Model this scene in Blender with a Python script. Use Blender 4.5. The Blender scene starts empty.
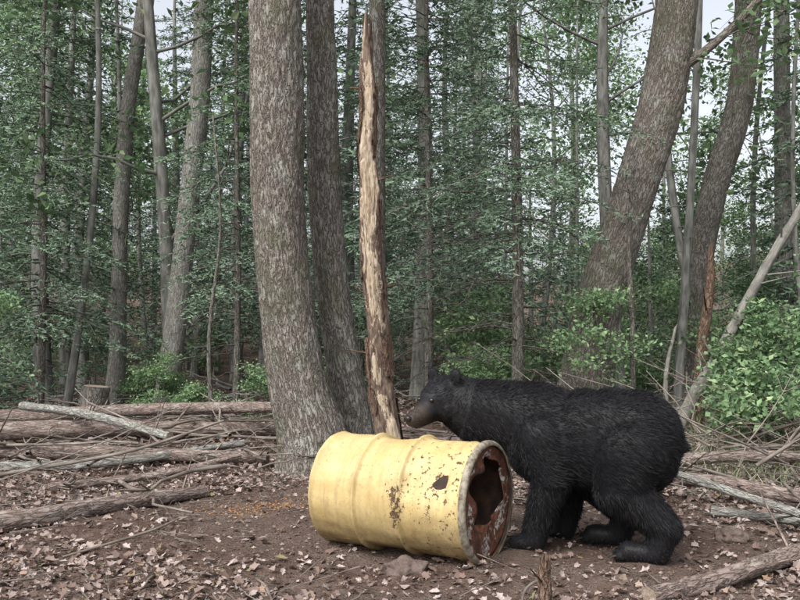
import bpy, math, random
import numpy as np
from mathutils import Vector, noise as mnoise
random.seed(7)
sc=bpy.context.scene
sc.view_settings.view_transform='Standard'; sc.view_settings.look='None'; sc.view_settings.exposure=0

# ---------------------------------------------------------------- ground height
def gh(x,y):
    x=np.asarray(x,float); y=np.asarray(y,float)
    z=0.02*np.sin(x*1.3+1)*np.cos(y*1.1)+0.012*np.sin(x*3.7+y*2.9)+0.008*np.sin(x*7.1-y*5.3+2)
    r=np.clip((y-16)/45,0,1.5); z=z+5.0*r*r*(3-2*np.clip(r,0,1))*0.5
    far=np.clip((y-7)/6,0,1); z=z+far*0.10*np.sin(x*.9+y*.6)
    side=np.clip((np.abs(x)-9)/25,0,1.2); z=z+2.5*side**2
    return z
def micro(x,y): return .02*mnoise.fractal((x*5,y*5,1.3),.9,2.1,4) if (abs(x)<5 and 1<y<9) else 0.

# ---------------------------------------------------------------- mesh builder
class MB:
    def __init__(s): s.v=[];s.c=[];s.f=[];s.n=0
    def add(s,v,f,mat=0,co=None,smooth=True):
        v=np.asarray(v,float).reshape(-1,3); f=np.asarray(f,int)
        s.v.append(v); s.c.append(v if co is None else np.asarray(co,float).reshape(-1,3))
        s.f.append((f+s.n,mat,smooth)); s.n+=len(v)
    def mesh(s,name,mats):
        me=bpy.data.meshes.new(name)
        V=np.concatenate(s.v); C=np.concatenate(s.c)
        me.vertices.add(len(V)); me.vertices.foreach_set('co',V.astype(np.float32).ravel())
        loops=np.concatenate([f.ravel() for f,_,_ in s.f]); 
        tot=np.concatenate([np.full(len(f),f.shape[1]) for f,_,_ in s.f])
        start=np.concatenate([[0],np.cumsum(tot)[:-1]])
        mi=np.concatenate([np.full(len(f),m) for f,m,_ in s.f])
        sm=np.concatenate([np.full(len(f),k) for f,_,k in s.f])
        me.loops.add(len(loops)); me.loops.foreach_set('vertex_index',loops.astype(np.int32))
        me.polygons.add(len(tot)); me.polygons.foreach_set('loop_start',start.astype(np.int32))
        me.polygons.foreach_set('material_index',mi.astype(np.int32))
        me.polygons.foreach_set('use_smooth',sm.astype(bool))
        a=me.attributes.new('barkco','FLOAT_VECTOR','POINT'); a.data.foreach_set('vector',C.astype(np.float32).ravel())
        me.update(calc_edges=True); me.validate()
        for m in mats: me.materials.append(m)
        return me
def obj(name,me,parent=None,loc=(0,0,0),rot=0,scale=1):
    o=bpy.data.objects.new(name,me); sc.collection.objects.link(o)
    o.location=loc; o.rotation_euler=(0,0,rot); o.scale=(scale,)*3 if not hasattr(scale,'__len__') else scale
    if parent: o.parent=parent
    return o
def empty(name,loc=(0,0,0)):
    return obj(name,None,loc=loc)

def catmull(P,n):
    P=np.asarray(P,float); Q=np.vstack([2*P[0]-P[1],P,2*P[-1]-P[-2]]); out=[]
    m=len(P)-1
    d=np.linalg.norm(np.diff(P[:,:3],axis=0),axis=1)
    cnt=np.maximum(1,np.round(n*d/d.sum()).astype(int))
    for i in range(m):
        p0,p1,p2,p3=Q[i:i+4]
        for t in np.arange(cnt[i])/cnt[i]:
            out.append(.5*((2*p1)+(-p0+p2)*t+(2*p0-5*p1+4*p2-p3)*t*t+(-p0+3*p1-3*p2+p3)*t**3))
    out.append(P[-1]); return np.array(out)

def tube(mb,P,n=8,seg=8,mat=0,rough=0.0,flare=0.0,cap=True,jag=0.0,seed=0,ridge=0.0,colen0=0):
    """P rows x,y,z,r"""
    P=catmull(P,n) if n else np.asarray(P,float)
    c=P[:,:3]; r=np.maximum(P[:,3],.0008)
    T=np.gradient(c,axis=0); T/=np.linalg.norm(T,axis=1)[:,None]+1e-9
    ref=np.array([1.,0,0]) if abs(T[0][0])<.8 else np.array([0,1.,0])
    U=ref-T*(T@ref)[:,None]; U/=np.linalg.norm(U,axis=1)[:,None]
    W=np.cross(T,U)
    th=np.linspace(0,2*np.pi,seg,endpoint=False)
    L=np.concatenate([[0],np.cumsum(np.linalg.norm(np.diff(c,axis=0),axis=1))])+colen0
    rr=r[:,None]*np.ones(seg)
    if flare>0:
        k=np.exp(-(L-colen0)/0.22)[:,None]
        rr=rr*(1+flare*k*(1+.55*np.cos(th*4+seed)+.3*np.cos(th*7+2*seed)))
    if rough>0:
        rr=rr*(1+rough*(np.sin(th*2+L[:,None]*2.1+seed)+.6*np.sin(th*3-L[:,None]*4.3+seed*2)+.4*np.sin(th*5+L[:,None]*9+seed)))
    if ridge>0:
        D=np.zeros_like(rr)
        for i in range(len(L)):
            for j in range(seg):
                x,y=math.cos(th[j])*r[i],math.sin(th[j])*r[i]
                a=mnoise.noise((x*30+seed,y*30,L[i]*5.5)); b=mnoise.noise((x*60,y*60+seed,L[i]*24))
                D[i,j]=(min(abs(a)*4.0,1)-.5)*.9+b*.6
        rr=rr+ridge*D
    V=c[:,None,:]+rr[...,None]*(np.cos(th)[None,:,None]*U[:,None,:]+np.sin(th)[None,:,None]*W[:,None,:])
    if jag>0:
        rs=np.random.RandomState(seed); V[-1]+=T[-1]*(rs.rand(seg)[:,None]*jag)
    co=np.stack([np.cos(th)[None,:]*rr,np.sin(th)[None,:]*rr,L[:,None]*np.ones(seg)],-1)
    m=len(c); i=np.arange(m-1)[:,None]; j=np.arange(seg)[None,:]; j2=(j+1)%seg
    F=np.stack([i*seg+j,i*seg+j2,(i+1)*seg+j2,(i+1)*seg+j],-1).reshape(-1,4)
    mb.add(V.reshape(-1,3),F,mat,co.reshape(-1,3))
    return c,T,r
def capend(mb,c,T,r,mat,seg=20,seed=0,off=0.003):
    ref=np.array([0,0,1.]) if abs(T[2])<.8 else np.array([1.,0,0])
    U=np.cross(T,ref);U/=np.linalg.norm(U);W=np.cross(T,U)
    th=np.linspace(0,2*np.pi,seg,endpoint=False)
    V=[c+T*off]; co=[(0,0,0)]
    for k in th:
        V.append(c+T*off*.5+r*1.0*(math.cos(k)*U+math.sin(k)*W)); co.append((r*math.cos(k),r*math.sin(k),0))
    mb.add(V,[(0,1+i,1+(i+1)%seg) for i in range(seg)],mat,co,False)

# ---------------------------------------------------------------- materials
class NT:
    def __init__(s,name):
        s.m=bpy.data.materials.new(name); s.m.use_nodes=True; s.t=s.m.node_tree; s.t.nodes.clear()
        s.out=s.t.nodes.new('ShaderNodeOutputMaterial')
    def n(s,ty,**k):
        x=s.t.nodes.new('ShaderNode'+ty)
        for a,b in k.items(): setattr(x,a,b)
        return x
    def l(s,a,b): s.t.links.new(a,b)
    def ramp(s,fac,stops,interp='LINEAR'):
        r=s.n('ValToRGB'); r.color_ramp.interpolation=interp; e=r.color_ramp.elements
        while len(e)<len(stops): e.new(.5)
        for i,(p,c) in enumerate(stops): e[i].position=p; e[i].color=(*c,1) if len(c)==3 else c
        s.l(fac,r.inputs[0]); return r.outputs[0]
    def noise(s,co,scale,detail=4,rough=.6,dist=0):
        x=s.n('TexNoise'); x.inputs['Scale'].default_value=scale; x.inputs['Detail'].default_value=detail
        x.inputs['Roughness'].default_value=rough; x.inputs['Distortion'].default_value=dist
        if co is not None: s.l(co,x.inputs['Vector'])
        return x.outputs['Fac']
    def mapv(s,co,scale):
        x=s.n('Mapping'); x.inputs['Scale'].default_value=scale; s.l(co,x.inputs['Vector']); return x.outputs[0]
    def mix(s,f,a,b,bt='MIX'):
        x=s.n('Mix',data_type='RGBA',blend_type=bt)
        for v,idx in ((f,0),(a,6),(b,7)):
            if hasattr(v,'is_output'): s.l(v,x.inputs[idx])
            else: x.inputs[idx].default_value=v if idx==0 else (*v,1)
        return x.outputs[2]
    def math(s,op,a,b=0):
        x=s.n('Math',operation=op)
        for i,v in enumerate((a,b)):
            if hasattr(v,'is_output'): s.l(v,x.inputs[i])
            else: x.inputs[i].default_value=v
        return x.outputs[0]
    def finish(s,col,rough=.8,bump=None,bd=.01,bs=1,spec=.3,sheen=0):
        p=s.n('BsdfPrincipled'); p.inputs['Roughness'].default_value=rough if not hasattr(rough,'is_output') else .5
        if hasattr(rough,'is_output'): s.l(rough,p.inputs['Roughness'])
        p.inputs['Specular IOR Level'].default_value=spec
        if hasattr(col,'is_output'): s.l(col,p.inputs['Base Color'])
        else: p.inputs['Base Color'].default_value=(*col,1)
        if bump is not None:
            b=s.n('Bump'); b.inputs['Distance'].default_value=bd; b.inputs['Strength'].default_value=bs
            s.l(bump,b.inputs['Height']); s.l(b.outputs[0],p.inputs['Normal'])
        s.l(p.outputs[0],s.out.inputs[0]); return s.m
    def diffuse(s,col,bump=None,bd=.01):
        p=s.n('BsdfDiffuse'); s.l(col,p.inputs[0])
        if bump is not None:
            b=s.n('Bump'); b.inputs['Distance'].default_value=bd; s.l(bump,b.inputs['Height']); s.l(b.outputs[0],p.inputs['Normal'])
        s.l(p.outputs[0],s.out.inputs[0]); return s.m

def bark(name,dark,light,lichen=(.3,.32,.28),la=.35,sc=1.0,bd=.02,moss=0):
    t=NT(name); a=t.n('Attribute',attribute_name='barkco').outputs['Vector']
    n1=t.noise(t.mapv(a,(1,1,.24)),44*sc,3,.55,.5); n2=t.noise(a,5*sc,3,.7); n3=t.noise(t.mapv(a,(1,1,.6)),120*sc,2,.75)
    ridge=t.math('MULTIPLY',t.math('ABSOLUTE',t.math('SUBTRACT',n1,.5)),9.0)
    ridge=t.math('MINIMUM',ridge,1.0)
    h=t.math('ADD',t.math('MULTIPLY',ridge,.5),t.math('MULTIPLY',n3,.6))
    base=t.ramp(h,[(.22,dark),(.5,tuple(x*.62+y*.38 for x,y in zip(light,dark))),(.85,light)])
    base=t.mix(t.math('MULTIPLY',t.ramp(n2,[(.50,(0,0,0)),(.58,(1,1,1))]),t.math('MULTIPLY',ridge,la)),base,lichen)
    if moss: base=t.mix(t.math('MULTIPLY',t.ramp(t.noise(a,3.3,2),[(.48,(0,0,0)),(.66,(1,1,1))]),moss),base,(.11,.12,.07))
    return t.diffuse(base,h,bd)
BARK=bark('bark_maple',(.055,.044,.037),(.29,.26,.23),(.36,.37,.33),.6,moss=.45)
BARK2=bark('bark_dark',(.046,.04,.034),(.24,.22,.2),(.3,.32,.28),.6,moss=.45)
BARKG=bark('bark_grey',(.09,.085,.076),(.31,.30,.275),(.37,.39,.35),.6,bd=.012)
BARKR=bark('bark_log',(.06,.044,.038),(.27,.215,.19),(.35,.32,.29),.5,bd=.01)
BARKS=bark('bark_snag',(.05,.034,.025),(.23,.16,.12),(.2,.13,.09),.5)
def plain(name,c1,c2):
    t=NT(name); a=t.n('Attribute',attribute_name='barkco').outputs['Vector']
    return t.diffuse(t.ramp(t.noise(t.mapv(a,(1,1,.25)),18,2,.6),[(.35,c1),(.65,c2)]))
BARKF=plain('bark_far_hazed',(.12,.12,.108),(.27,.27,.25))  # far bark made paler, haze put into its colour
TWIG=plain('twig_wood',(.11,.092,.08),(.27,.235,.205))
def wood(name,d,l):
    t=NT(name); a=t.n('Attribute',attribute_name='barkco').outputs['Vector']
    n=t.noise(t.mapv(a,(1,1,.08)),60,5,.7,.5); n2=t.noise(a,9,3)
    return t.diffuse(t.mix(t.ramp(n2,[(.42,(0,0,0)),(.6,(1,1,1))]),t.ramp(n,[(.3,d),(.7,l)]),tuple(x*.45 for x in l)),n,.008)
WOODG=wood('weathered_wood',(.13,.12,.105),(.36,.35,.315))
def snagmat():
    t=NT('peeled_snag'); a=t.n('Attribute',attribute_name='barkco').outputs['Vector']
    sx=t.n('SeparateXYZ'); t.l(a,sx.inputs[0])
    n=t.noise(t.mapv(a,(1,1,.09)),55,5,.7,.8); n1=t.noise(t.mapv(a,(1,1,.2)),34,5,.65,.5); m=t.noise(t.mapv(a,(1,1,.22)),10,6,.72,.5)
    pale=t.ramp(n,[(.32,(.13,.09,.06)),(.46,(.36,.28,.2)),(.7,(.56,.49,.39))])
    brown=t.ramp(n1,[(.35,(.045,.032,.025)),(.65,(.23,.17,.135))])
    front=t.math('MULTIPLY',sx.outputs[1],-2.6)
    hz=t.n('MapRange'); t.l(sx.outputs[2],hz.inputs[0]); hz.inputs[1].default_value=.8; hz.inputs[2].default_value=2.3; hz.inputs[3].default_value=-.13; hz.inputs[4].default_value=.02
    s=t.math('ADD',t.math('ADD',m,front),hz.outputs[0])
    mk=t.ramp(s,[(.60,(0,0,0)),(.63,(1,1,1))])
    return t.diffuse(t.mix(mk,brown,pale),t.math('ADD',n1,t.math('MULTIPLY',mk,-.35)),.02)
SNAG=snagmat()
def endgrain():
    t=NT('cut_wood'); a=t.n('Attribute',attribute_name='barkco').outputs['Vector']
    return t.diffuse(t.ramp(t.noise(a,60,4),[(.35,(.17,.13,.10)),(.65,(.32,.26,.21))]))
CUT=endgrain()
def leafmat(name,stops,trans=.45):
    t=NT(name); g=t.n('NewGeometry'); oi=t.n('ObjectInfo')
    c=t.ramp(g.outputs['Random Per Island'],stops)
    hs=t.n('HueSaturation'); t.l(c,hs.inputs['Color']); t.l(t.math('ADD',t.math('MULTIPLY',oi.outputs['Random'],.6),.7),hs.inputs['Value'])
    p=t.n('BsdfDiffuse'); t.l(hs.outputs[0],p.inputs['Color'])
    if trans>0:
        tr=t.n('BsdfTranslucent'); t.l(hs.outputs[0],tr.inputs['Color'])
        m=t.n('MixShader'); m.inputs[0].default_value=trans; t.l(p.outputs[0],m.inputs[1]); t.l(tr.outputs[0],m.inputs[2])
        t.l(m.outputs[0],t.out.inputs[0])
    else: t.l(p.outputs[0],t.out.inputs[0])
    return t.m
NEEDLE=leafmat('conifer_needles',[(0,(.10,.15,.105)),(.5,(.15,.215,.15)),(1,(.225,.30,.21))],0)  # needle greens lifted to stand in for haze between the trees
LEAF=leafmat('broad_leaves',[(0,(.12,.19,.105)),(.5,(.18,.28,.145)),(.85,(.26,.38,.20)),(1,(.38,.47,.26))],.3)
LITTER=leafmat('dead_leaves',[(0,(.12,.083,.068)),(.3,(.20,.145,.125)),(.6,(.31,.245,.22)),(.9,(.40,.34,.32)),(.97,(.25,.17,.11)),(1,(.17,.18,.1))],0)
GRASS=leafmat('grass_blades',[(0,(.11,.15,.09)),(.6,(.2,.24,.14)),(1,(.34,.33,.24))],0)

# ---------------------------------------------------------------- ground
def build_ground():
    def axis(b,near,stepn,grow):
        out=[0.];s=stepn
        while out[-1]<b:
            if out[-1]>near: s*=grow
            out.append(out[-1]+s)
        return np.array(out)
    px=axis(150,3.2,.035,1.09); xs=np.concatenate([-px[::-1][:-1],px])
    ys=np.concatenate([-axis(60,3,.035,1.07)[::-1][:-1],axis(200,3,.035,1.07)])+3.8
    X,Y=np.meshgrid(xs,ys); Z=gh(X,Y)
    for i,j in np.argwhere((np.abs(X)<5)&(Y>1)&(Y<9)): Z[i,j]+=micro(X[i,j],Y[i,j])
    n,m=X.shape; V=np.stack([X,Y,Z],-1).reshape(-1,3)
    i=np.arange(n-1)[:,None];j=np.arange(m-1)[None,:]
    F=np.stack([i*m+j,i*m+j+1,(i+1)*m+j+1,(i+1)*m+j],-1).reshape(-1,4)
    t=NT('forest_soil'); co=t.n('TexCoord').outputs['Object']
    n1=t.noise(co,1.1,2); n2=t.noise(co,14,4,.7); n3=t.noise(co,70,3,.75)
    c=t.ramp(n2,[(.3,(.062,.042,.034)),(.55,(.125,.088,.072)),(.75,(.2,.152,.13))])
    c=t.mix(t.ramp(n1,[(.4,(0,0,0)),(.65,(1,1,1))]),c,t.ramp(n3,[(.35,(.08,.058,.048)),(.7,(.235,.185,.16))]))
    h=t.math('ADD',n2,t.math('MULTIPLY',n3,.7))
    mb=MB(); mb.add(V,F); obj('ground',mb.mesh('ground',[t.diffuse(c,h,.03)]))
build_ground()

# ---------------------------------------------------------------- leaf helpers
def rand_units(rs,n,up=0.0):
    d=rs.normal(size=(n,3)); d[:,2]+=up; return d/np.linalg.norm(d,axis=1)[:,None]
def leaves(mb,C,size,rs,mat,up=1.2,asp=.62):
    n=len(C); N=rand_units(rs,n,up); A=rand_units(rs,n); A-=N*(A*N).sum(1)[:,None]; A/=np.linalg.norm(A,axis=1)[:,None]+1e-9
    B=np.cross(N,A); s=(size*(.6+.8*rs.rand(n)))[:,None]
    v=np.stack([C-A*s*.5, C+B*s*asp*.5-A*s*.08+N*s*.08, C+A*s*.5, C-B*s*asp*.5-A*s*.08+N*s*.08],1)
    f=np.arange(n)[:,None]*4+np.array([[0,1,2,3]])
    mb.add(v.reshape(-1,3),f,mat,None,False)
def strips(mb,P,D,length,width,rs,mat):
    n=len(P); S=np.cross(D,rand_units(rs,n)); S/=np.linalg.norm(S,axis=1)[:,None]+1e-9
    L=np.asarray(length).reshape(-1,1)*np.ones((n,1)); W=np.asarray(width).reshape(-1,1)
    v=np.stack([P-S*W*.5,P+S*W*.5,P+D*L],1)
    mb.add(v.reshape(-1,3),np.arange(n)[:,None]*3+np.array([[0,1,2]]),mat,None,False)

def conifer_branches(mb,rs,trunkfn,z0,z1,spread,h,step=.16,nm=1,tm=0,dens=1.0,needle=.045,nw=.011,sp=.016):
    z=z0
    while z<z1:
        for k in range(rs.randint(2,5)):
            az=rs.rand()*6.283; L=spread*((1-(z/h))**.75)*(.6+.5*rs.rand())
            if L<.12: continue
            o=trunkfn(z+rs.rand()*step)
            d=np.array([math.cos(az),math.sin(az),0.]); el=.25-.35*rs.rand()
            ts=np.linspace(0,1,6)
            pts=o+d*(ts[:,None]*L)+np.array([0,0,1.])*((el*ts-.42*ts**2+ .10*ts**4)*L)[:,None]
            tube(mb,np.c_[pts,np.linspace(.003+.007*L,.0015,6)],0,3,tm)
            side=np.array([-d[1],d[0],0.])
            nt=int(L*15*dens)+4
            t=rs.rand(nt)*.88+.1; sg=np.where(rs.rand(nt)<.5,-1,1)
            base=np.stack([np.interp(t,ts,pts[:,i]) for i in range(3)],1)
            tl=(L*.42*(1-t)**.7+.07)*(.6+.6*rs.rand(nt))
            td=d*.75+side*sg[:,None]*1.0+np.array([0,0,1.])*(rs.normal(size=nt)*.18-.22)[:,None]
            td/=np.linalg.norm(td,axis=1)[:,None]
            cnt=np.maximum(4,(tl/sp).astype(int)); ii=np.repeat(np.arange(nt),cnt)
            u=rs.rand(len(ii)); p=base[ii]+td[ii]*(u*tl[ii])[:,None]; p[:,2]-=(u**2)*tl[ii]*.25
            nd=td[ii]*.7+rand_units(rs,len(ii))*np.array([1,1,.45])*.9; nd/=np.linalg.norm(nd,axis=1)[:,None]
            strips(mb,p,nd,needle*(.6+.8*rs.rand(len(ii))),np.full(len(ii),nw),rs,nm)
        z+=step*(.7+.6*rs.rand())

def dead_branches(mb,rs,trunkfn,z0,z1,n,L0,mat,sub=1.0):
    for _ in range(n):
        z=z0+(z1-z0)*rs.rand(); az=rs.rand()*6.283; L=L0*(.3+.8*rs.rand()); o=trunkfn(z)
        d=np.array([math.cos(az),math.sin(az),0.]); ts=np.linspace(0,1,6)
        pts=o+d*(ts[:,None]*L)+np.array([0,0,1.])*((.15*ts-.45*ts**2)*L)[:,None]+rs.normal(size=(6,3))*.015*L
        tube(mb,np.c_[pts,np.linspace(.008,.002,6)],0,4,mat)
        for q in range(int((5*L+2)*sub)):
            t=.25+.7*rs.rand(); b=np.array([np.interp(t,ts,pts[:,i]) for i in range(3)])
            dd=d*.7+np.array([-d[1],d[0],0])*rs.choice([-1,1])*.8+rs.normal(size=3)*.25; l=L*.35*(1.1-t)+.05
            P=np.array([b,b+dd*l*.5+[0,0,-.02],b+dd*l+[0,0,-.07*l*4]])
            tube(mb,np.c_[P,[.0035,.0025,.001]],0,3,mat)

def make_conifer(name,seed,h,z0,spread,dens=1.0,dead=0,r=None):
    rs=np.random.RandomState(seed); mb=MB(); r=r or .010*h+.01
    bx,by=rs.normal(size=2)*.08
    fn=lambda z: np.array([bx*math.sin(z*.7),by*math.sin(z*.5),z])
    P=np.array([[*fn(z),max(.006,r*(1-max(z,0)/h))] for z in np.linspace(-.3,h,12)])
    tube(mb,P,24,8,0,.03,.3,seed=seed)
    conifer_branches(mb,rs,fn,z0,h*.98,spread,h,step=.23,dens=dens,needle=.09,nw=.028,sp=.040)
    if dead: dead_branches(mb,rs,fn,.4,z0+.8,dead,spread*.8,0,.5)
    return mb.mesh(name,[BARKF,NEEDLE])

def limb(mb,rs,o,d,L,r,mat,depth,tips,seg=5):
    n=6; p=np.array(o,float); pts=[[*p,r]]; d=np.array(d,float)
    for i in range(1,n):
        d=d+rs.normal(size=3)*.16+np.array([0,0,.05]); d/=np.linalg.norm(d); p=p+d*L/(n-1); pts.append([*p,r*(1-.8*i/(n-1))])
    tube(mb,pts,0,seg,mat)
    pts=np.array(pts)
    if depth==0:
        for q in pts[2:]: tips.append(q[:3])
        return
    for k in range(3+rs.randint(3)):
        i=rs.randint(2,n); dd=d+rand_units(rs,1)[0]*.9; dd/=np.linalg.norm(dd)
        limb(mb,rs,pts[i,:3],dd,L*.5*(.7+.5*rs.rand()),pts[i,3]*.6+.002,mat,depth-1,tips,max(3,seg-2))

def crown(mb,rs,fn,z0,h,spread,nl,per,ls,bm,lm,depth=1,r=.03,sig=.22,up=1.2):
    tips=[]
    for i in range(nl):
        z=z0+(h-z0)*((i+rs.rand())/nl); k=(z-z0)/(h-z0+1e-6)
        L=spread*(1.1-.65*k)*(.6+.5*rs.rand()); az=rs.rand()*6.283
        d=np.array([math.cos(az),math.sin(az),.15+.7*rs.rand()]); d/=np.linalg.norm(d)
        limb(mb,rs,fn(z),d,L,r*(1.1-.7*k),bm,depth,tips)
    tips=np.array(tips); ii=np.repeat(np.arange(len(tips)),per)
    C=tips[ii]+rs.normal(size=(len(ii),3))*np.array([sig,sig,sig*.5])
    leaves(mb,C,ls,rs,lm,up)
def make_broad(name,seed,h,z0,spread,nl,per,ls=.08,r=None,depth=1,barkm=None,sig=.22):
    rs=np.random.RandomState(seed); mb=MB(); r=r or .009*h+.008
    bx,by=rs.normal(size=2)*.25; ph=rs.rand()*3
    fn=lambda z: np.array([bx*math.sin(z*.35+ph)-bx*math.sin(ph),by*math.sin(z*.3),z])
    P=np.array([[*fn(z),max(.005,r*(1-.85*max(z,0)/h))] for z in np.linspace(-.3,h,10)])
    tube(mb,P,24,8,0,.04,.35,seed=seed)
    crown(mb,rs,fn,z0,h,spread,nl,per,ls,0,1,depth,min(.03,r*.4),sig)
    return mb.mesh(name,[barkm or BARKF,LEAF])

con=[make_conifer('spruce_mesh_%d'%i,10+i,h,z0,s,d,dead) for i,(h,z0,s,d,dead) in enumerate([(11,.9,2.1,.6,8),(8,.4,1.7,.75,0),(13,2.2,2.4,.55,14),(5,.2,1.3,.9,0),(2.6,.1,.9,1.1,0)])]
bro=[make_broad('maple_mesh_%d'%i,30+i,h,z0,s,nl,per,ls,None,dp,None,sg) for i,(h,z0,s,nl,per,ls,dp,sg) in enumerate([(12,2.2,2.8,26,24,.115,1,.32),(9,.9,2.3,24,24,.105,1,.3),(14,4.0,3.2,26,24,.12,1,.35),(4.5,.4,1.5,18,20,.085,1,.22)])]
shr=[make_broad('shrub_mesh_%d'%i,50+i,h,.15,s,11,13,.065,.010,1,TWIG,.13) for i,(h,s) in enumerate([(1.3,.7),(2.0,.8),(.7,.6)])]

# ---------------------------------------------------------------- distant forest
def mk_thin(seed):
    rs=np.random.RandomState(seed); mb=MB(); b=rs.normal(size=2)*.15
    fn=lambda z: np.array([b[0]*math.sin(z*.4),b[1]*math.sin(z*.6),z])
    tube(mb,[[*fn(z),.055*(1-.07*z)] for z in np.linspace(-.2,10,8)],20,7,0,.05)
    dead_branches(mb,rs,fn,.8,8,9,.8,0,.4)
    return mb.mesh('thin_trunk_%d'%seed,[BARKF])
thin=[mk_thin(s) for s in (1,2,3)]
def distant():
    rs=np.random.RandomState(5); par=empty('distant_forest'); pts=[]
    k=0;tries=0
    while k<104 and tries<8000:
        tries+=1
        y=12.3+19*rs.rand(); x=(rs.rand()*2-1)*(y*.54+2.0)
        if any((x-a)**2+(y-b)**2<(1.45+.03*y)**2 for a,b in pts): continue
        b=x/y
        if y<15 and .30<b<.40: continue
        pts.append((x,y)); k+=1
        u=rs.rand(); low=(abs(x-.268*y)<1.5 and y>13.0) or (abs(x-.455*y)<1.9 and y>13.2)
        pc=.74 if b<-.12 else (.70 if b<.2 else .3)
        sc_=.85+.35*rs.rand()
        if low: 
            me,nm=(con[3],'spruce') if rs.rand()<.4 else (bro[3],'maple'); sc_*=.8
        elif u<pc: me=con[rs.choice([0,1,2,3],p=[.4,.3,.2,.1])]; nm='spruce'
        else: me=bro[rs.choice([0,1,2,3],p=[.35,.35,.15,.15])]; nm='maple'
        obj(nm,me,par,(x,y,float(gh(x,y))-.02),rs.rand()*6.28,sc_)
    for i in range(30):
        y=11+14*rs.rand(); x=(rs.rand()*2-1)*(y*.52+1)
        o=obj('thin_trunk',thin[i%3],par,(x,y,float(gh(x,y))-.02),rs.rand()*6.28,.7+.6*rs.rand())
        o.rotation_euler=(rs.normal()*.04,rs.normal()*.04,rs.rand()*6)
    par2=empty('understory_shrubs')
    for i in range(64):
        y=10.8+10*rs.rand()**1.2; x=(rs.rand()*2-1)*(y*.52+1); s=.5+.6*rs.rand()
        left=x<0
        me=con[4] if rs.rand()<(.5 if left else .2) else shr[rs.randint(3)]
        obj('shrub',me,par2,(x,y,float(gh(x,y))-.02),rs.rand()*6.28,s*(.75 if left else 1))
distant()

# ---------------------------------------------------------------- main trees
def interpfn(P):
    P=np.array(P,float); 
    return lambda z: np.array([np.interp(z,P[:,2],P[:,0]),np.interp(z,P[:,2],P[:,1]),z])
def big_tree(name,P,mats,seg=72,n=300,ridge=.006,flare=.35,cz=None,seed=1,extra=None,spread=2.6,rough=.02):
    mb=MB(); zmax=P[-1][2]
    tube(mb,P,n,seg,0,rough,flare,seed=seed,ridge=ridge)
    rs=np.random.RandomState(seed); fn=interpfn(P)
    crown(mb,rs,fn,cz or zmax*.6,zmax,spread,12,9,.13,0,1,1,.05,.3)
    if extra: extra(mb,rs,fn)
    return obj(name,mb.mesh(name,mats))
def stubs(zs):
    def f(mb,rs,fn):
        for z,az,L in zs:
            o=fn(z); d=np.array([math.cos(az),math.sin(az),.1])
            tube(mb,np.c_[[o,o+d*L*.5,o+d*L+[0,0,-.1*L]],[.012,.008,.002]],0,5,0)
    return f
A=[(-.64,6.7,-.15,.29),(-.68,6.7,.25,.252),(-.80,6.7,.7,.225),(-.90,6.7,1.4,.212),(-.953,6.7,2.11,.205),(-.985,6.7,3.67,.2),(-1.05,6.8,6,.18),(-1.0,6.9,9,.12),(-1.0,7,12,.03)]
big_tree('maple_tree',A,[BARK,LEAF],104,640,.010,.28,7.5,1,extra=stubs([(2.6,-1.2,.2),(1.3,3.5,.25)]),rough=.028)
B=[(-.34,7.2,-.15,.2),(-.40,7.2,.25,.17),(-.45,7.2,.67,.15),(-.56,7.2,1.4,.14),(-.63,7.2,2.18,.135),(-.68,7.2,3.86,.12),(-.75,7.3,6,.11),(-.6,7.5,8.5,.07),(-.6,7.5,11,.02)]
big_tree('maple_tree',B,[BARK2,LEAF],64,440,.008,.3,7,2,rough=.03)
C2=[(-.2,8.6,-.1,.11),(-.24,8.6,2,.09),(-.23,8.6,4.3,.08),(-.3,8.6,7,.06),(-.3,8.6,10,.02)]
big_tree('maple_tree',C2,[BARK2,LEAF],24,160,.005,.3,6,3)
D=[(-3.26,12,-.1,.2),(-3.2,12,.6,.155),(-3.1,12,1.5,.145),(-2.97,12,2.9,.14),(-2.83,12,4.3,.135),(-2.77,12,5.7,.13),(-2.7,12,8,.1),(-2.7,12,12,.02)]
big_tree('maple_tree',D,[BARKG,LEAF],32,200,.006,.3,6.5,4)
E=[(-4.3,13,-.1,.16),(-4.27,13,1,.12),(-4.24,13,3.05,.115),(-4.14,13,4.57,.11),(-3.94,13,6.08,.1),(-3.7,13,9,.06),(-3.6,13,11,.02)]
big_tree('maple_tree',E,[BARKG,LEAF],24,160,.005,.3,6.5,5)
H=[(2.0,9.5,-.15,.36),(2.03,9.5,.3,.31),(2.08,9.5,.7,.28),(2.21,9.5,1.42,.252),(2.58,9.5,2.53,.235),(2.92,9.5,3.64,.238),(3.10,9.5,4.74,.225),(3.3,9.5,6.5,.2),(3.4,9.5,9,.13),(3.4,9.5,12.5,.03)]
def Hx(mb,rs,fn):
    tube(mb,[(2.98,9.45,3.95,.09),(3.3,9.4,4.12,.055),(3.71,9.4,4.47,.045),(4.15,9.35,4.95,.04),(4.7,9.3,5.6,.03)],16,12,0,.05)
    tips=[]
    for k in range(6): limb(mb,rs,(3.2+.22*k,9.4,4.1+.2*k),(.5,-.5+.3*k,.0),.9,.012,0,0,tips)
    tips=np.array(tips); ii=np.repeat(np.arange(len(tips)),16); leaves(mb,tips[ii]+rs.normal(size=(len(ii),3))*[.2,.2,.1],.10,rs,1)
big_tree('maple_tree',H,[BARK,LEAF],80,480,.010,.25,7.5,6,extra=Hx)
I=[(4.1,12,-.1,.26),(4.12,12,1.0,.21),(4.2,12,2.0,.18),(4.4,12,3.0,.18),(4.79,12,4.3,.18),(4.93,12,5.7,.18),(5.1,12,8,.14),(5.1,12,12,.03)]
big_tree('maple_tree',I,[BARK2,LEAF],32,200,.007,.3,7.5,7,spread=1.8)
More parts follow.
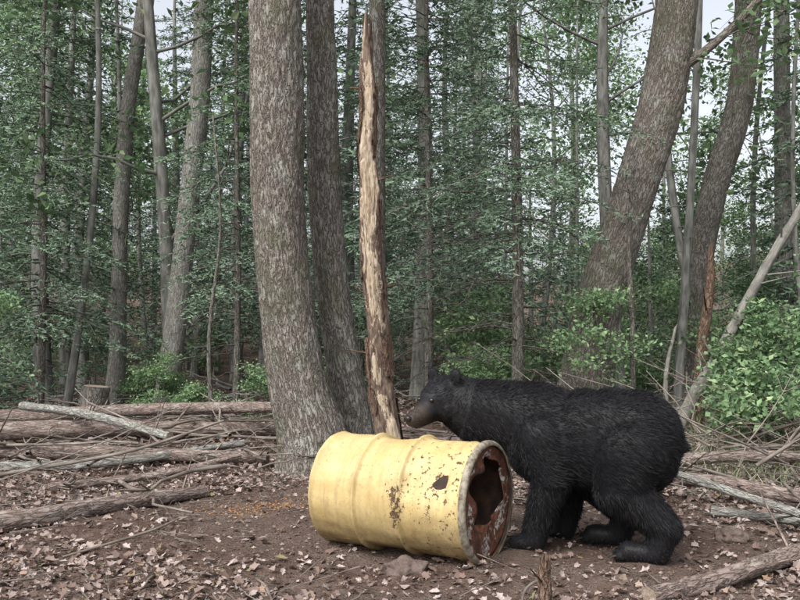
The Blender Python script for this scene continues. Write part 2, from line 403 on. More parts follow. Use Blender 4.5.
J=[(5.8,13,-.1,.15),(5.83,13,3,.12),(5.85,13,6,.11),(5.9,13,9,.05)]
big_tree('maple_tree',J,[BARKG,LEAF],24,120,.005,.3,7.3,8,spread=1.5)

def centre_spruce(name,x,y,seed,r,z0,h,spread,dead,dens=1.1):
    rs=np.random.RandomState(seed); mb=MB(); fn=lambda z: np.array([x+.02*math.sin(z),y,z])
    tube(mb,[[*fn(z),r*(1-.8*max(z,0)/h)] for z in np.linspace(-.1,h,9)],120,16,0,.02,.3,ridge=.003,seed=seed)
    conifer_branches(mb,rs,fn,z0,h*.97,spread,h,step=.17,dens=dens,needle=.055,nw=.016,sp=.021)
    dead_branches(mb,rs,fn,.5,z0+1.0,dead,spread*.75,0,.8)
    obj(name,mb.mesh(name,[BARK2,NEEDLE]))
centre_spruce('spruce_tree',1.22,9.0,71,.07,1.9,8,2.1,50)
centre_spruce('spruce_tree',-4.6,11,72,.05,1.1,7.5,1.7,20,.9)
centre_spruce('spruce_tree',.35,10.6,73,.05,1.5,8,1.9,30,.9)
centre_spruce('spruce_tree',-2.1,11.0,75,.045,1.6,7.5,1.6,20,.9)

def snag():
    mb=MB(); P=[(-.06,6.4,-.1,.125),(-.09,6.4,.3,.1),(-.145,6.4,.72,.088),(-.17,6.4,1.2,.082),(-.21,6.4,1.61,.078),(-.225,6.4,2.1,.066),(-.25,6.4,2.43,.06),(-.235,6.4,2.8,.056),(-.25,6.4,3.1,.05),(-.246,6.4,3.33,.036)]
    tube(mb,P,320,44,0,.10,.25,seed=3,ridge=.011,jag=.2)
    rs=np.random.RandomState(4); fn=interpfn(P); Pa=np.array(P)
    for k in range(30):
        z=.2+2.6*rs.rand(); az=rs.rand()*6.283
        if math.sin(az)<-.5 and z>1.5: continue
        r=np.interp(z,Pa[:,2],Pa[:,3])+.006; hh=.15+.3*rs.rand(); w=.35+.4*rs.rand()
        g=[];co=[]
        for a in range(9):
            zz=z+hh*(a/8-.5)
            for b in range(6):
                ww=w*(1-.5*abs(a/4-1)**2+.25*rs.rand()); th=az+ww*(b/5-.5)*1.6
                rr=r+.014*abs(b-2.5)/2.5*rs.rand()+.006*rs.rand(); o=fn(zz); g.append([o[0]+rr*math.cos(th),o[1]+rr*math.sin(th),zz]); co.append([rr*math.cos(th),rr*math.sin(th),zz])
        F=[(a*6+b,a*6+b+1,(a+1)*6+b+1,(a+1)*6+b) for a in range(8) for b in range(5)]
        mb.add(g,F,1,co)
    for z,az,L in [(2.2,-.4,.2),(2.9,2.8,.15),(1.4,.2,.2),(.9,3.3,.25)]:
        o=fn(z); d=np.array([math.cos(az),math.sin(az),.2]); tube(mb,np.c_[[o,o+d*L*.5,o+d*L],[.014,.01,.004]],0,6,1)
    obj('dead_snag',mb.mesh('dead_snag',[SNAG,BARKS]))
snag()
def simple_pole(name,P,mats,n=60,seg=16,jag=0,stubn=0,seed=1,ridge=.003,caps=False):
    mb=MB(); c,T,r=tube(mb,P,n,seg,0,.05,0,seed=seed,ridge=ridge,jag=jag); rs=np.random.RandomState(seed)
    if caps:
        capend(mb,c[0],-T[0],r[0]*1.04,1); capend(mb,c[-1],T[-1],r[-1]*1.04,1)
    for k in range(stubn):
        i=rs.randint(3,len(c)-2); d=rand_units(rs,1)[0]; d-=T[i]*(d@T[i]); d=d/np.linalg.norm(d)+T[i]*.6; L=.08+.35*rs.rand()**2
        if c[i][2]+d[2]*L<.02: d[2]=abs(d[2])
        tube(mb,np.c_[[c[i],c[i]+d*L*.5,c[i]+d*L],[r[i]*.25,r[i]*.18,.003]],0,5,0)
    return obj(name,mb.mesh(name,mats))
simple_pole('dead_snag',[(3.1,9,-.1,.07),(3.15,9,.8,.055),(3.25,9,1.5,.05),(3.27,9,1.9,.03)],[BARKS,CUT],60,16,.15,4)
simple_pole('leaning_dead_tree',[(2.75,8.7,-.05,.07),(2.95,8.6,.45,.062),(3.12,8.5,.79,.054),(3.48,8.5,1.45,.048),(3.98,8.5,2.28,.043),(4.6,8.4,3.2,.037),(5.5,8.3,4.3,.025)],[WOODG,CUT],90,18,0,16,ridge=.007)
simple_pole('dead_sapling',[(2.42,9,-.05,.035),(2.44,9,1,.03),(2.42,9.05,2,.025),(2.5,9.1,3.0,.012)],[BARK2,CUT],50,10,0,9)
simple_pole('dead_sapling',[(2.75,8.8,-.05,.026),(2.72,8.8,.6,.022),(2.82,8.8,1.1,.012)],[WOODG,CUT],40,10,.1,4)
simple_pole('dead_sapling',[(-1.95,9,-.05,.025),(-2.0,9,1,.02),(-1.9,9.05,2.2,.015),(-2.0,9.1,3.4,.008)],[BARK2,CUT],50,10,0,8,seed=6)

mb=MB(); c,T,r=tube(mb,[(-3.62,10.2,-.1,.2),(-3.62,10.2,.2,.15),(-3.60,10.2,.42,.145)],40,36,0,.05,.35,ridge=.010); capend(mb,c[-1],T[-1],.148,1,off=.006)
obj('tree_stump',mb.mesh('tree_stump',[BARK2,CUT]))

logs=[
 [(-3.2,4.2,.05,.062),(-2.2,4.75,.06,.058),(-1.75,5.25,.05,.049),(-1.3,5.75,.04,.038)],
 [(-4.8,8.0,.11,.085),(-3.0,8.3,.12,.08),(-1.1,8.7,.10,.065)],
 [(-4.2,7.4,.08,.06),(-2.6,7.1,.09,.055),(-1.05,6.85,.08,.045)],
 [(-3.6,6.6,.05,.04),(-2.4,6.75,.07,.036),(-1.3,7.2,.16,.028)],
 [(-4.4,9.4,.12,.075),(-2.6,9.0,.26,.065),(-.9,8.2,.36,.045)],
 [(-2.4,5.9,.03,.03),(-1.8,6.3,.06,.026),(-1.2,6.5,.14,.02)],
 [(-3.9,8.9,.3,.045),(-2.9,8.0,.28,.04),(-1.9,7.1,.2,.03)],
 [(.3,7.6,.1,.07),(1.2,7.4,.11,.065),(2.4,7.3,.10,.05)],
 [(1.35,5.9,.05,.04),(1.9,5.6,.15,.04),(2.5,5.2,.11,.04),(3.2,4.8,.06,.035)],
 [(1.45,5.5,.26,.024),(1.9,4.9,.16,.022),(2.35,4.35,.05,.018)],
 [(1.0,3.48,.03,.034),(1.35,3.72,.035,.037),(1.9,4.1,.04,.040),(2.6,4.5,.05,.042)],
 [(1.5,6.4,.06,.05),(2.4,6.3,.18,.045),(3.6,6.0,.2,.04)],
 [(1.8,5.0,.04,.028),(2.3,4.75,.05,.026),(2.9,4.6,.04,.024)],
]
for i,P in enumerate(logs):
    P=[(a,b,c+float(gh(a,b)),r) for a,b,c,r in P]
    simple_pole('fallen_log',P,[BARKR if i%3 or i==0 else BARKG,CUT],110,28,0,5,seed=20+i,ridge=.0045,caps=True)

def sticks(name,n,xr,yr,Lr,rr,seed,mats,zr=(0,.03),tilt=.08):
    rs=np.random.RandomState(seed); mb=MB()
    for k in range(n):
        x=xr[0]+(xr[1]-xr[0])*rs.rand(); y=yr[0]+(yr[1]-yr[0])*rs.rand()
        if -.75<x<1.7 and 3.6<y<5.0 and Lr[1]>.3: continue
        L=Lr[0]+(Lr[1]-Lr[0])*rs.rand()**1.6; az=rs.rand()*6.283; r=rr[0]+(rr[1]-rr[0])*rs.rand()**2
        z=float(gh(x,y))+zr[0]+(zr[1]-zr[0])*rs.rand()+r; d=np.array([math.cos(az),math.sin(az),rs.normal()*tilt]); 
        if d[2]<0: d[2]*=-1
        m=5; pts=np.array([x,y,z])+np.linspace(0,L,m)[:,None]*d+rs.normal(size=(m,3))*L*.03*np.array([1,1,.4])
        tube(mb,np.c_[pts,np.linspace(r,r*.35,m)],0,6,0)
        for q in range(rs.randint(0,4) if L>.25 else 0):
            j=rs.randint(1,m-1); dd=d+rand_units(rs,1)[0]*.8; dd[2]=abs(dd[2])*.5; l=L*.3*rs.rand()+.04
            tube(mb,np.c_[[pts[j],pts[j]+dd*l*.5,pts[j]+dd*l],[r*.5,r*.4,r*.15]],0,4,0)
    obj(name,mb.mesh(name,mats))
sticks('fallen_twigs',1200,(-3.5,3.5),(2.9,8),(.05,.38),(.002,.006),91,[TWIG])
sticks('fallen_branches',170,(-5.5,-.9),(5.9,10),(.4,1.8),(.005,.018),92,[TWIG],(0,.15),.12)
sticks('brush_pile',230,(1.7,5.2),(5.3,9.5),(.4,1.9),(.004,.015),93,[TWIG],(0,.3),.35)
sticks('fallen_branches',70,(-.8,2.0),(6.0,10),(.4,1.6),(.005,.016),94,[TWIG],(0,.15),.2)
sticks('background_deadwood',150,(-9,9),(9.5,16),(.5,2.2),(.008,.03),95,[BARKF],(0,.2),.15)
for k,(P) in enumerate([[(-.62,3.75,.02,.005),(-.56,3.6,.035,.006),(-.5,3.42,.02,.006),(-.46,3.3,.01,.004)],
   [(.66,3.72,.035,.004),(.56,3.6,.05,.006),(.50,3.5,.035,.006),(.47,3.35,.0,.005)],
   [(-1.6,4.1,.02,.006),(-1.3,4.5,.05,.007),(-1.25,4.9,.03,.004)],
   [(-2.9,6.2,.05,.014),(-2.0,6.35,.2,.013),(-1.35,6.6,.4,.008)]]):
    simple_pole('fallen_branch',P,[TWIG,CUT],24,8,0,2,seed=60+k,ridge=.0)
simple_pole('wooden_stake',[(.565,3.42,-.05,.028),(.57,3.42,.05,.026),(.57,3.43,.12,.024),(.575,3.43,.18,.02)],[BARKS,CUT],30,18,.03,1,seed=7,ridge=.002)

# ---------------------------------------------------------------- leaf litter
def litter():
    rs=np.random.RandomState(11); pts=[]
    def dens(x,y):
        d=1.0
        e=((x+.55)/1.35)**2+((y-5.0)/.85)**2
        if e<1: d*=.15
        e2=((x-.2)/1.2)**2+((y-4.1)/.6)**2
        if e2<1: d*=.35
        e3=((x-1.2)/1.0)**2+((y-4.6)/.8)**2
        if e3<1: d*=.45
        if x<-.2 and y<4.2: d*=1.3
        d*=.55+1.0*max(0,mnoise.noise((x*1.7,y*1.7,3))+.35)
        return d
    while len(pts)<27000:
        x=-4+8*rs.rand(); y=2.6+4.9*rs.rand()
        if rs.rand()<dens(x,y)*.75: pts.append((x,y))
    while len(pts)<49000:
        y=7.2+8*rs.rand(); x=(rs.rand()*2-1)*(y*.6+1)
        if rs.rand()<.5+.5*mnoise.noise((x,y,1)): pts.append((x,y))
    P=np.array(pts); n=len(P); z=gh(P[:,0],P[:,1])
    near=np.array([micro(x,y) for x,y in pts])
    C=np.c_[P,z+near+.005+.02*rs.rand(n)**2]
    N=rand_units(rs,n,2.2); A=rand_units(rs,n); A-=N*(A*N).sum(1)[:,None]; A/=np.linalg.norm(A,axis=1)[:,None]; Bv=np.cross(N,A)
    s=(.020+.040*rs.rand(n)**1.8)*np.where(P[:,1]>7.5,1.5,1); curl=rs.rand(n)*1.0-.15
    shape=[(-.5,0),(-.28,.30),(-.05,.26),(.1,.42),(.2,.2),(.5,0),(.2,-.2),(.1,-.42),(-.05,-.26),(-.28,-.30)]
    vs=[C]
    for u,v in shape:
        jit=1+.5*(rs.rand(n)-.5)
        vs.append(C+A*(s*u*jit)[:,None]+Bv*(s*v*jit)[:,None]+N*(s*curl*(abs(v)*1.1+u*u*.6))[:,None])
    V=np.stack(vs,1).reshape(-1,3); k=len(shape)
    F=[];b=np.arange(n)[:,None]*(k+1)
    for i in range(k): F.append(b+np.array([[0,1+i,1+(i+1)%k]]))
    mb=MB(); mb.add(V,np.concatenate(F),0,None,False); obj('leaf_litter',mb.mesh('leaf_litter',[LITTER]))
    F0=np.array([[0,2,4],[2,1,4],[1,3,4],[3,0,4],[2,0,5],[1,2,5],[3,1,5],[0,3,5]])
    o=np.array([[1,0,0],[-1,0,0],[0,1,0],[0,-1,0],[0,0,.8],[0,0,-.8]])
    def bits(name,x,y,r,M,lift):
        m=len(x); c=np.c_[x,y,gh(x,y)+lift+np.array([micro(a,b) for a,b in zip(x,y)])]
        V=c[:,None,:]+(o[None]*(1+.5*rs.rand(m,6,1)))*r[:,None,None]
        F=(np.arange(m)[:,None,None]*6+F0[None]).reshape(-1,3)
        mb=MB(); mb.add(V.reshape(-1,3),F,0,None,False); obj(name,mb.mesh(name,[M]))
    t=NT('soil_crumbs'); g=t.n('NewGeometry'); M=t.diffuse(t.ramp(g.outputs['Random Per Island'],[(0,(.06,.042,.034)),(.7,(.15,.11,.09)),(1,(.3,.25,.22))]))
    m=14000; bits('soil_clods',-3+6*rs.rand(m),2.6+4.2*rs.rand(m),.0025+.009*rs.rand(m)**3,M,.003)
    m=240; t=NT('corn'); g=t.n('NewGeometry'); M=t.diffuse(t.ramp(g.outputs['Random Per Island'],[(0,(.25,.12,.05)),(1,(.45,.25,.1))]))
    bits('corn_kernels',-.86+rs.normal(size=m)*.22,5.35+rs.normal(size=m)*.08,.0038+.0015*rs.rand(m),M,.003)
    mb=MB(); m=15000; x=1.8+5*rs.rand(m); y=5.8+8*rs.rand(m); cl=np.floor(x*3)+np.floor(y*3)*7
    x=x+.1*np.sin(cl*12.3); p=np.c_[x,y,gh(x,y)-.01]; d=rand_units(rs,m,1.6); d[:,2]=abs(d[:,2])
    strips(mb,p,d,.08+.3*rs.rand(m)**2,np.full(m,.007),rs,0); obj('grass',mb.mesh('grass',[GRASS]))
litter()
for (x,y,k,s) in [(2.0,8.9,1,.7),(3.4,8.2,0,.8),(3.1,7.3,2,.9),(4.0,7.6,1,.85),(-4.6,9.4,1,.7),(3.75,8.0,0,.9),(3.6,6.6,2,.9),(.9,9.6,0,.6),(-1.6,9.9,0,.5)]:
    obj('maple_sapling',shr[k],None,(x,y,float(gh(x,y))-.02),x*3,s)
for (x,y,s) in [(5.6,10.3,.7),(-5.3,10.5,1.1),(4.4,8.4,.3)]:
    obj('young_spruce',con[3],None,(x,y,float(gh(x,y))-.02),x*2,s)

def rock(name,loc,r,seed,mat):
    import bmesh
    bm=bmesh.new(); bmesh.ops.create_icosphere(bm,subdivisions=4,radius=1)
    for v in bm.verts:
        k=1+.35*mnoise.fractal(v.co*1.3+Vector((seed,0,0)),.8,2,4); v.co=Vector((v.co.x*k*r[0],v.co.y*k*r[1],v.co.z*k*r[2]))
    me=bpy.data.meshes.new(name); bm.to_mesh(me); bm.free()
    for p in me.polygons: p.use_smooth=True
    me.materials.append(mat); return obj(name,me,None,loc)
t=NT('rock_mat'); co=t.n('TexCoord').outputs['Object']; nn_=t.noise(co,16,8,.7)
ROCK=t.diffuse(t.ramp(nn_,[(.3,(.08,.06,.05)),(.7,(.21,.165,.145))]),nn_,.02)
rock('rock',(.02,3.97,.0),(.10,.06,.05),1,ROCK); rock('rock',(1.72,4.5,.02),(.08,.07,.05),2,ROCK); rock('rock',(.95,3.75,.0),(.045,.045,.03),5,ROCK)

# ---------------------------------------------------------------- barrel
def barrel():
    R=.276; L=.85; Lt=L/.88
    def hoop(c): return [(c-.020,R),(c-.014,R+.003),(c-.008,R+.014),(c-.003,R+.020),(c+.003,R+.020),(c+.008,R+.014),(c+.014,R+.003),(c+.020,R)]
    prof=[(.018,.0),(.018,.1),(.018,.2),(.016,R-.012),(.002,R-.008),(-.003,R),(.0,R+.006),(.008,R+.007),(.014,R+.001),(.03,R-.001)]
    prof+=[(.06,R),(.12,R),(.18,R),(.22,R)]+hoop(.27)+[(.33,R),(.40,R),(.46,R)]+hoop(.525)+[(.60,R),(.66,R),(.72,R),(.765,R),(.775,R+.003),(.785,R+.006),(.795,R+.003),(.805,R),(.835,R-.001),(.842,R+.001)]
    prof+=[(.845,R+.006),(.852,R+.008),(.866,R+.009),(.876,R+.007),(.882,R+.002),(.882,R-.008)]
    segs=128; th=np.linspace(0,2*np.pi,segs,endpoint=False)
    pp=[prof[0]]
    for a,b in zip(prof[:-1],prof[1:]):
        d=math.hypot(b[0]-a[0],b[1]-a[1]); k=max(1,int(d/.02))
        for i in range(1,k+1): pp.append((a[0]+(b[0]-a[0])*i/k,a[1]+(b[1]-a[1])*i/k))
    def lathe(pp,dent=True):
        V=[]
        for (t,r) in pp:
            for a in th:
                x,y=math.cos(a),math.sin(a); dr=0
                if dent and r>.2:
                    dr=-.016*max(0,mnoise.noise((x*1.5+3,y*1.5,t*3.3))-.08)*2+.004*mnoise.noise((x*5,y*5,t*9))
                rr=max(r+dr,.0001); V.append((t*Lt-L/2,rr*x,rr*y))
        m=len(pp); i=np.arange(m-1)[:,None];j=np.arange(segs)[None,:];j2=(j+1)%segs
        F=np.stack([i*segs+j,(i+1)*segs+j,(i+1)*segs+j2,i*segs+j2],-1).reshape(-1,4)
        return V,F
    t=NT('yellow_paint'); co=t.n('TexCoord').outputs['Object']
    sx=t.n('SeparateXYZ'); t.l(co,sx.inputs[0])
    n1=t.noise(co,5,5,.6); n2=t.noise(co,38,6,.7); n3=t.noise(co,110,4,.7); 
    base=t.ramp(n1,[(.3,(.46,.34,.14)),(.55,(.54,.42,.20)),(.75,(.60,.50,.28))])
    base=t.mix(t.math('MULTIPLY',t.ramp(n2,[(.42,(0,0,0)),(.72,(1,1,1))]),.5),base,(.36,.26,.13))
    stq=t.noise(t.mapv(co,(1,.12,.12)),26,4,.7)
    base=t.mix(t.math('MULTIPLY',t.ramp(stq,[(.46,(0,0,0)),(.7,(1,1,1))]),.45),base,(.26,.185,.105))
    bias=t.n('MapRange'); t.l(sx.outputs[0],bias.inputs[0]); bias.inputs[1].default_value=-.12; bias.inputs[2].default_value=.2; bias.inputs[3].default_value=0; bias.inputs[4].default_value=.072
    chip=t.ramp(t.math('ADD',t.math('ADD',t.math('MULTIPLY',n2,.78),t.math('MULTIPLY',n1,.22)),bias.outputs[0]),[(.65,(0,0,0)),(.67,(1,1,1))])
    sp=t.ramp(n3,[(.64,(0,0,0)),(.68,(1,1,1))])
    def spot(cx,cy,cz,r0,sxs=1.6):
        vm=t.n('VectorMath',operation='DISTANCE'); t.l(t.mapv(co,(sxs,1,1)),vm.inputs[0]); vm.inputs[1].default_value=(cx*sxs,cy,cz)
        return t.ramp(t.math('ADD',vm.outputs['Value'],t.math('MULTIPLY',t.math('SUBTRACT',n2,.5),.35)),[(r0,(1,1,1)),(r0+.015,(0,0,0))])
    patch=t.math('MAXIMUM',spot(.065,-.276,.04,.03),spot(.07,-.27,-.04,.045,2.4))
    m_=t.math('MAXIMUM',t.math('MAXIMUM',chip,t.math('MULTIPLY',sp,.7)),patch)
    c=t.mix(m_,base,t.ramp(n3,[(.35,(.045,.03,.022)),(.7,(.17,.10,.055))]))
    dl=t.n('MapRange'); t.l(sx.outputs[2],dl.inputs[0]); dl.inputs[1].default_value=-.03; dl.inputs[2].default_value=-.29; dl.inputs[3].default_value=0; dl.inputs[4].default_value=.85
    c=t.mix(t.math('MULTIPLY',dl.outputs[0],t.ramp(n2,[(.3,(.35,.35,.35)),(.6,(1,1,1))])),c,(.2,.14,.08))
    PAINT=t.finish(c,t.math('ADD',t.math('MULTIPLY',m_,.25),.6),t.math('SUBTRACT',n1,t.math('MULTIPLY',m_,.4)),.004,1,.25)
    t=NT('rusty_lid'); co=t.n('TexCoord').outputs['Object']; n=t.noise(co,9,6,.65,.4); nb=t.noise(co,45,5,.7)
    RUST=t.finish(t.mix(t.ramp(nb,[(.45,(0,0,0)),(.6,(1,1,1))]),t.ramp(n,[(.38,(.03,.02,.018)),(.5,(.2,.07,.035)),(.56,(.1,.04,.025)),(.6,(.5,.45,.4)),(.7,(.45,.4,.34))],'LINEAR'),(.06,.035,.025)),.7,nb,.003)
    t=NT('galvanised_ring'); co=t.n('TexCoord').outputs['Object']; n=t.noise(co,30,5)
    RING=t.finish(t.ramp(n,[(.35,(.09,.07,.05)),(.6,(.30,.27,.21))]),.6,n,.001,.5,.3)
    t=NT('drum_inside'); co=t.n('TexCoord').outputs['Object']; n=t.noise(co,14,5)
    INS=t.finish(t.ramp(n,[(.4,(.025,.017,.014)),(.7,(.09,.045,.028))]),.8,n,.003)
    par=empty('steel_drum',(.055,4.3,.287+float(gh(.04,4.3))))
    par.rotation_euler=(0,0,math.radians(-30))
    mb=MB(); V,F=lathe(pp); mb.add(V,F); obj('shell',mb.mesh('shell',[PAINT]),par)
    rp=[(.852,R+.0085),(.853,R+.013),(.858,R+.015),(.868,R+.015),(.876,R+.012),(.8835,R+.005),(.8845,R-.004),(.8835,R-.009)]
    mb=MB(); V,F=lathe(rp,False); mb.add(V,F); obj('clamp_ring',mb.mesh('clamp_ring',[RING]),par)
    ip=[(.882,R-.008),(.87,R-.011),(.80,R-.018),(.5,R-.022),(.03,R-.022),(.024,.001)]
    mb=MB(); V,F=lathe(ip,False); mb.add(V,F[:, ::-1]); obj('inner_wall',mb.mesh('inner_wall',[INS]),par)
    V=[]; k=10
    for i in range(k):
        for a in th:
            ro=R-.012; y0,z0=.03,.045
            hr=.16*(1+.10*math.sin(2*a+1)+.06*math.sin(5*a)+.03*math.sin(13*a))
            px_,pz_=y0+hr*math.cos(a),z0+hr*math.sin(a); qx,qz=ro*math.cos(a),ro*math.sin(a)
            u=i/(k-1); bend=.02*(1-u)**3*(.5+math.sin(5*a))
            V.append((.868*Lt-L/2-.006*math.sin(u*3.14)-bend, px_+(qx-px_)*u, pz_+(qz-pz_)*u))
    i=np.arange(k-1)[:,None];j=np.arange(segs)[None,:];j2=(j+1)%segs
    F=np.stack([i*segs+j,(i+1)*segs+j,(i+1)*segs+j2,i*segs+j2],-1).reshape(-1,4)
    mb=MB(); mb.add(V,F); o=obj('lid',mb.mesh('lid',[RUST]),par)
    so=o.modifiers.new('s','SOLIDIFY'); so.thickness=.003
barrel()

# ---------------------------------------------------------------- bear
def bear():
    import bmesh
    from mathutils import Matrix
    O=np.array([.98,4.32]); u=np.array([-.917,.4]); nn=np.array([-.4,-.917])
    def W(f,s,z): p=O+f*u+s*nn; return Vector((p[0],p[1],z))
    bm=bmesh.new()
    ang=math.atan2(u[1],u[0])
    def ell(c,r,rot=None):
        M=Matrix.Translation(c)@(rot or Matrix.Rotation(ang,4,'Z'))@Matrix.Diagonal((*r,1))
        bmesh.ops.create_icosphere(bm,subdivisions=3,radius=1,matrix=M)
    def cap(a,b,ra,rb,n=8,fl=1.0):
        for i in range(n+1):
            t=i/n; c=a.lerp(b,t); r=ra+(rb-ra)*t; ell(c,(r,r*fl,r))
    ell(W(.24,0,.555),(.24,.205,.255)); ell(W(.27,0,.625),(.20,.15,.195)); ell(W(.05,0,.545),(.28,.225,.25)); ell(W(-.10,0,.55),(.26,.225,.255))
    ell(W(-.20,0,.56),(.22,.215,.24)); ell(W(-.25,0,.50),(.15,.19,.20))
    H=Vector((.235,4.60,.72)); yaw=math.radians(38); pit=math.radians(-12)
    e1=Vector((-math.cos(yaw)*math.cos(pit),-math.sin(yaw)*math.cos(pit),math.sin(pit))); e2=Vector((math.sin(yaw),-math.cos(yaw),0)); e3=e2.cross(e1); 
    if e3.z<0: e3=-e3
    HR=Matrix((( e1.x,e2.x,e3.x,0),(e1.y,e2.y,e3.y,0),(e1.z,e2.z,e3.z,0),(0,0,0,1)))
    def Hp(a,b,c): return H+e1*a+e2*b+e3*c
    cap(W(.32,0,.63),Vector((.42,4.58,.66)),.195,.17,6); cap(Vector((.42,4.58,.66)),Hp(-.06,0,-.01),.17,.13,6)
    ell(H,(.13,.122,.112),HR); ell(Hp(.06,0,.02),(.085,.085,.075),HR); ell(Hp(.0,0,.05),(.10,.098,.075),HR)
    for s in (-1,1): ell(Hp(.02,s*.075,-.035),(.08,.058,.068),HR)
    mA=Hp(.09,0,-.018); mB=Hp(.225,0,-.04)
    for i in range(9):
        t_=i/8; r_=.070+(.043-.070)*t_; ell(mA.lerp(mB,t_),(r_,r_*.95,r_*.92),HR); ell(mA.lerp(mB-e1*.02,t_)-e3*.03,(r_*.75,r_*.75,r_*.65),HR)
    for s in (-1,1):
        ell(Hp(-.03,s*.092,.126),(.022,.043,.048),HR@Matrix.Rotation(-s*.35,4,'X'))
        ell(Hp(-.03,s*.078,.09),(.03,.042,.042),HR)
    def fleg(s,f,ff):
        cap(W(f,s*.8,.55),W(f-.06,s,.38),.15,.105); cap(W(f-.06,s,.38),W(f+.02+ff,s,.13),.10,.066); cap(W(f+.02+ff,s,.13),W(f+.04+ff,s,.055),.066,.064,4)
        ell(W(f+.08+ff,s,.04),(.085,.064,.044))
        for k in (-1.5,-.5,.5,1.5): ell(W(f+.145+ff-.008*k*k,s+k*.026,.026),(.028,.016,.024))
    fleg(.155,.24,.0); fleg(-.15,.22,-.06)
    def hleg(s,f,kf):
        cap(W(-.18,s*.8,.50),W(f+kf,s,.34),.18,.13); cap(W(f+kf,s,.34),W(f-.10,s,.17),.125,.075); cap(W(f-.10,s,.17),W(f-.06,s,.055),.072,.06,5)
        cap(W(f-.07,s,.048),W(f+.07,s,.045),.05,.05,5,1.1)
        for k in (-1.5,-.5,.5,1.5): ell(W(f+.125-.008*k*k,s+k*.024,.026),(.026,.015,.023))
    hleg(.15,-.25,.10); hleg(-.14,-.03,.06)
    cap(W(-.36,0,.60),W(-.42,0,.53),.04,.025,4)
    me=bpy.data.meshes.new('bear_body'); bm.to_mesh(me); bm.free()
    o=bpy.data.objects.new('tmp',me); sc.collection.objects.link(o)
    r=o.modifiers.new('r','REMESH'); r.mode='VOXEL'; r.voxel_size=.0085
    s=o.modifiers.new('s','SMOOTH'); s.iterations=9; s.factor=.6
    dg=bpy.context.evaluated_depsgraph_get(); me2=bpy.data.meshes.new_from_object(o.evaluated_get(dg)); bpy.data.objects.remove(o)
    me2.name='bear_body'
    for p in me2.polygons: p.use_smooth=True
    t=NT('black_fur'); co=t.n('TexCoord').outputs['Object']
    g=t.n('NewGeometry'); n=t.noise(co,7,3)
    vm=t.n('VectorMath',operation='DISTANCE'); t.l(co,vm.inputs[0]); vm.inputs[1].default_value=tuple(mB+e1*.01)
    mk=t.ramp(t.math('ADD',vm.outputs['Value'],t.math('MULTIPLY',t.math('SUBTRACT',n,.5),.05)),[(.07,(1,1,1)),(.125,(0,0,0))])
    c=t.mix(n,(.005,.005,.006),(.013,.0125,.015)); c=t.mix(t.math('MULTIPLY',g.outputs['Random Per Island'],.45),c,(.024,.023,.025))
    c=t.mix(t.math('MULTIPLY',mk,.8),c,(.055,.042,.034))
    FUR=t.finish(c,.55,None,.003,1,.2,0)
    par=empty('black_bear',(0,0,0))
    me2.materials.append(FUR); obj('body',me2,par)
    rs=np.random.RandomState(3); me2.calc_loop_triangles(); nt=len(me2.loop_triangles)
    tri=np.empty(nt*3,np.int32); me2.loop_triangles.foreach_get('vertices',tri); tri=tri.reshape(-1,3)
    V=np.empty(len(me2.vertices)*3,np.float32); me2.vertices.foreach_get('co',V); V=V.reshape(-1,3).astype(float)
    va,vb,vc=V[tri[:,0]],V[tri[:,1]],V[tri[:,2]]; cr=np.cross(vb-va,vc-va); ar=np.linalg.norm(cr,axis=1); N=cr/(ar[:,None]+1e-12)
    m=110000; idx=rs.choice(nt,m,p=ar/ar.sum()); w=rs.dirichlet((1,1,1),m); p=va[idx]*w[:,:1]+vb[idx]*w[:,1:2]+vc[idx]*w[:,2:]; n=N[idx]
    flow=np.tile(np.array([-u[0],-u[1],-.35]),(m,1))
    leg=(p[:,2]<.34); flow[leg]=np.array([.25,-.1,-1.])
    hd=np.linalg.norm(p-np.array(H),axis=1)<.2; flow[hd]=-np.array(e1)
    flow+=.3*np.c_[np.sin(p[:,2]*30+p[:,0]*17),np.sin(p[:,0]*25),np.sin(p[:,0]*21+p[:,1]*19)]
    flow-=n*(flow*n).sum(1)[:,None]; flow/=np.linalg.norm(flow,axis=1)[:,None]+1e-6
    d=flow*.9+n*(.3+.2*rs.rand(m))[:,None]+rs.normal(size=(m,3))*.16; d/=np.linalg.norm(d,axis=1)[:,None]
    dm=np.linalg.norm(p-np.array(mB),axis=1)
    ln=.022+.020*rs.rand(m); ln=np.where(p[:,2]<.12,ln*.5,ln); ln=np.where(hd,ln*.6,ln); ln=np.where(dm<.15,ln*.45,ln)
    mb=MB(); strips(mb,p-n*.002,d,ln,.0024+0*ln,rs,0); obj('fur',mb.mesh('fur',[FUR]),par)
    def sph(name,c,r,mat,rot=HR):
        bm=bmesh.new(); bmesh.ops.create_icosphere(bm,subdivisions=3,radius=1,matrix=Matrix.Translation(c)@rot@Matrix.Diagonal((*r,1)))
        me=bpy.data.meshes.new(name); bm.to_mesh(me); bm.free(); me.materials.append(mat)
        for q in me.polygons: q.use_smooth=True
        obj(name,me,par)
    t=NT('eye_gloss'); EY=t.finish((.02,.012,.008),.08,spec=.6)
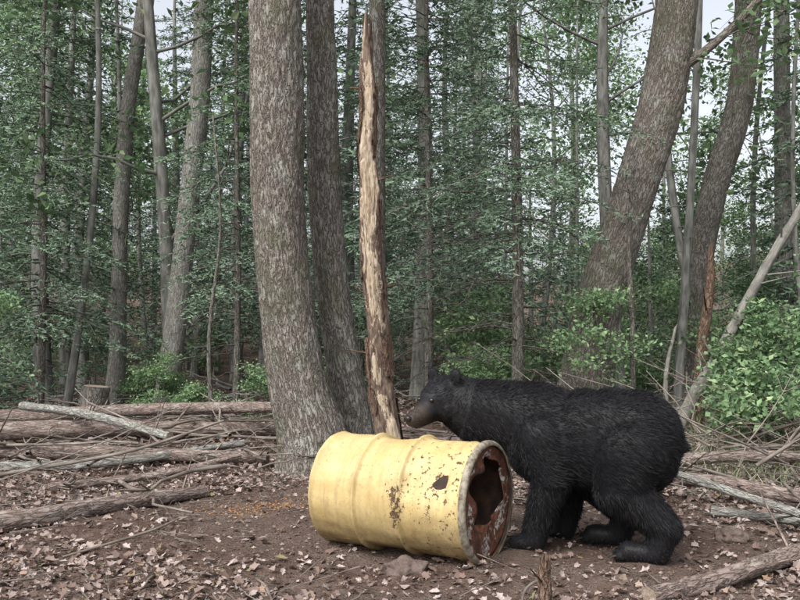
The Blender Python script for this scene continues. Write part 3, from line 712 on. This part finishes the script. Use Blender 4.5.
    t=NT('nose_skin'); NS=t.finish((.010,.009,.009),.4,spec=.4)
    for sg in (-1,1): sph('eye',Hp(.122,sg*.05,.035),(.012,.011,.011),EY)
    sph('nose',mB+e1*.036+e3*.012,(.018,.026,.018),NS)
    t=NT('claw'); CL=t.finish((.05,.045,.04),.4)
    mb=MB()
    for (s,f) in ((.155,.385),(-.15,.305),(.15,-.125),(-.14,.095)):
        for k in (-1.5,-.5,.5,1.5):
            q=[W(f+x-.008*k*k+.012,s+k*.026,z) for x,z in ((0,.028),(.02,.024),(.035,.006))]
            tube(mb,np.c_[[list(v) for v in q],[.006,.005,.001]],0,6,0)
    obj('claws',mb.mesh('claws',[CL]),par)
bear()

# ---------------------------------------------------------------- light, sky, camera
w=bpy.data.worlds.new('World'); sc.world=w; w.use_nodes=True; nt=w.node_tree; bg=nt.nodes['Background']
sky=nt.nodes.new('ShaderNodeTexSky'); sky.sky_type='NISHITA'; sky.sun_disc=False
EL,AZ=math.radians(52),math.radians(215)
sky.sun_elevation=EL; sky.sun_rotation=AZ; sky.air_density=1; sky.dust_density=5; sky.ozone_density=1
hs=nt.nodes.new('ShaderNodeHueSaturation'); hs.inputs['Saturation'].default_value=.3; hs.inputs['Value'].default_value=2.0
nt.links.new(sky.outputs[0],hs.inputs['Color']); nt.links.new(hs.outputs[0],bg.inputs[0]); bg.inputs[1].default_value=.15
sd=bpy.data.lights.new('sun','SUN'); sd.energy=1.8; sd.angle=math.radians(22); sd.color=(1,.99,.95)
so=bpy.data.objects.new('sun',sd); sc.collection.objects.link(so)
dv=Vector((math.sin(AZ)*math.cos(EL),math.cos(AZ)*math.cos(EL),math.sin(EL)))
so.rotation_euler=dv.to_track_quat('Z','Y').to_euler()
cd=bpy.data.cameras.new('camera'); cam=bpy.data.objects.new('camera',cd); sc.collection.objects.link(cam)
cd.sensor_width=36; cd.lens=36*858/800; cd.clip_end=1000; cd.clip_start=.05
cam.location=(0,0,1.1); cam.rotation_euler=(math.radians(90+1.94),0,0)
sc.camera=cam
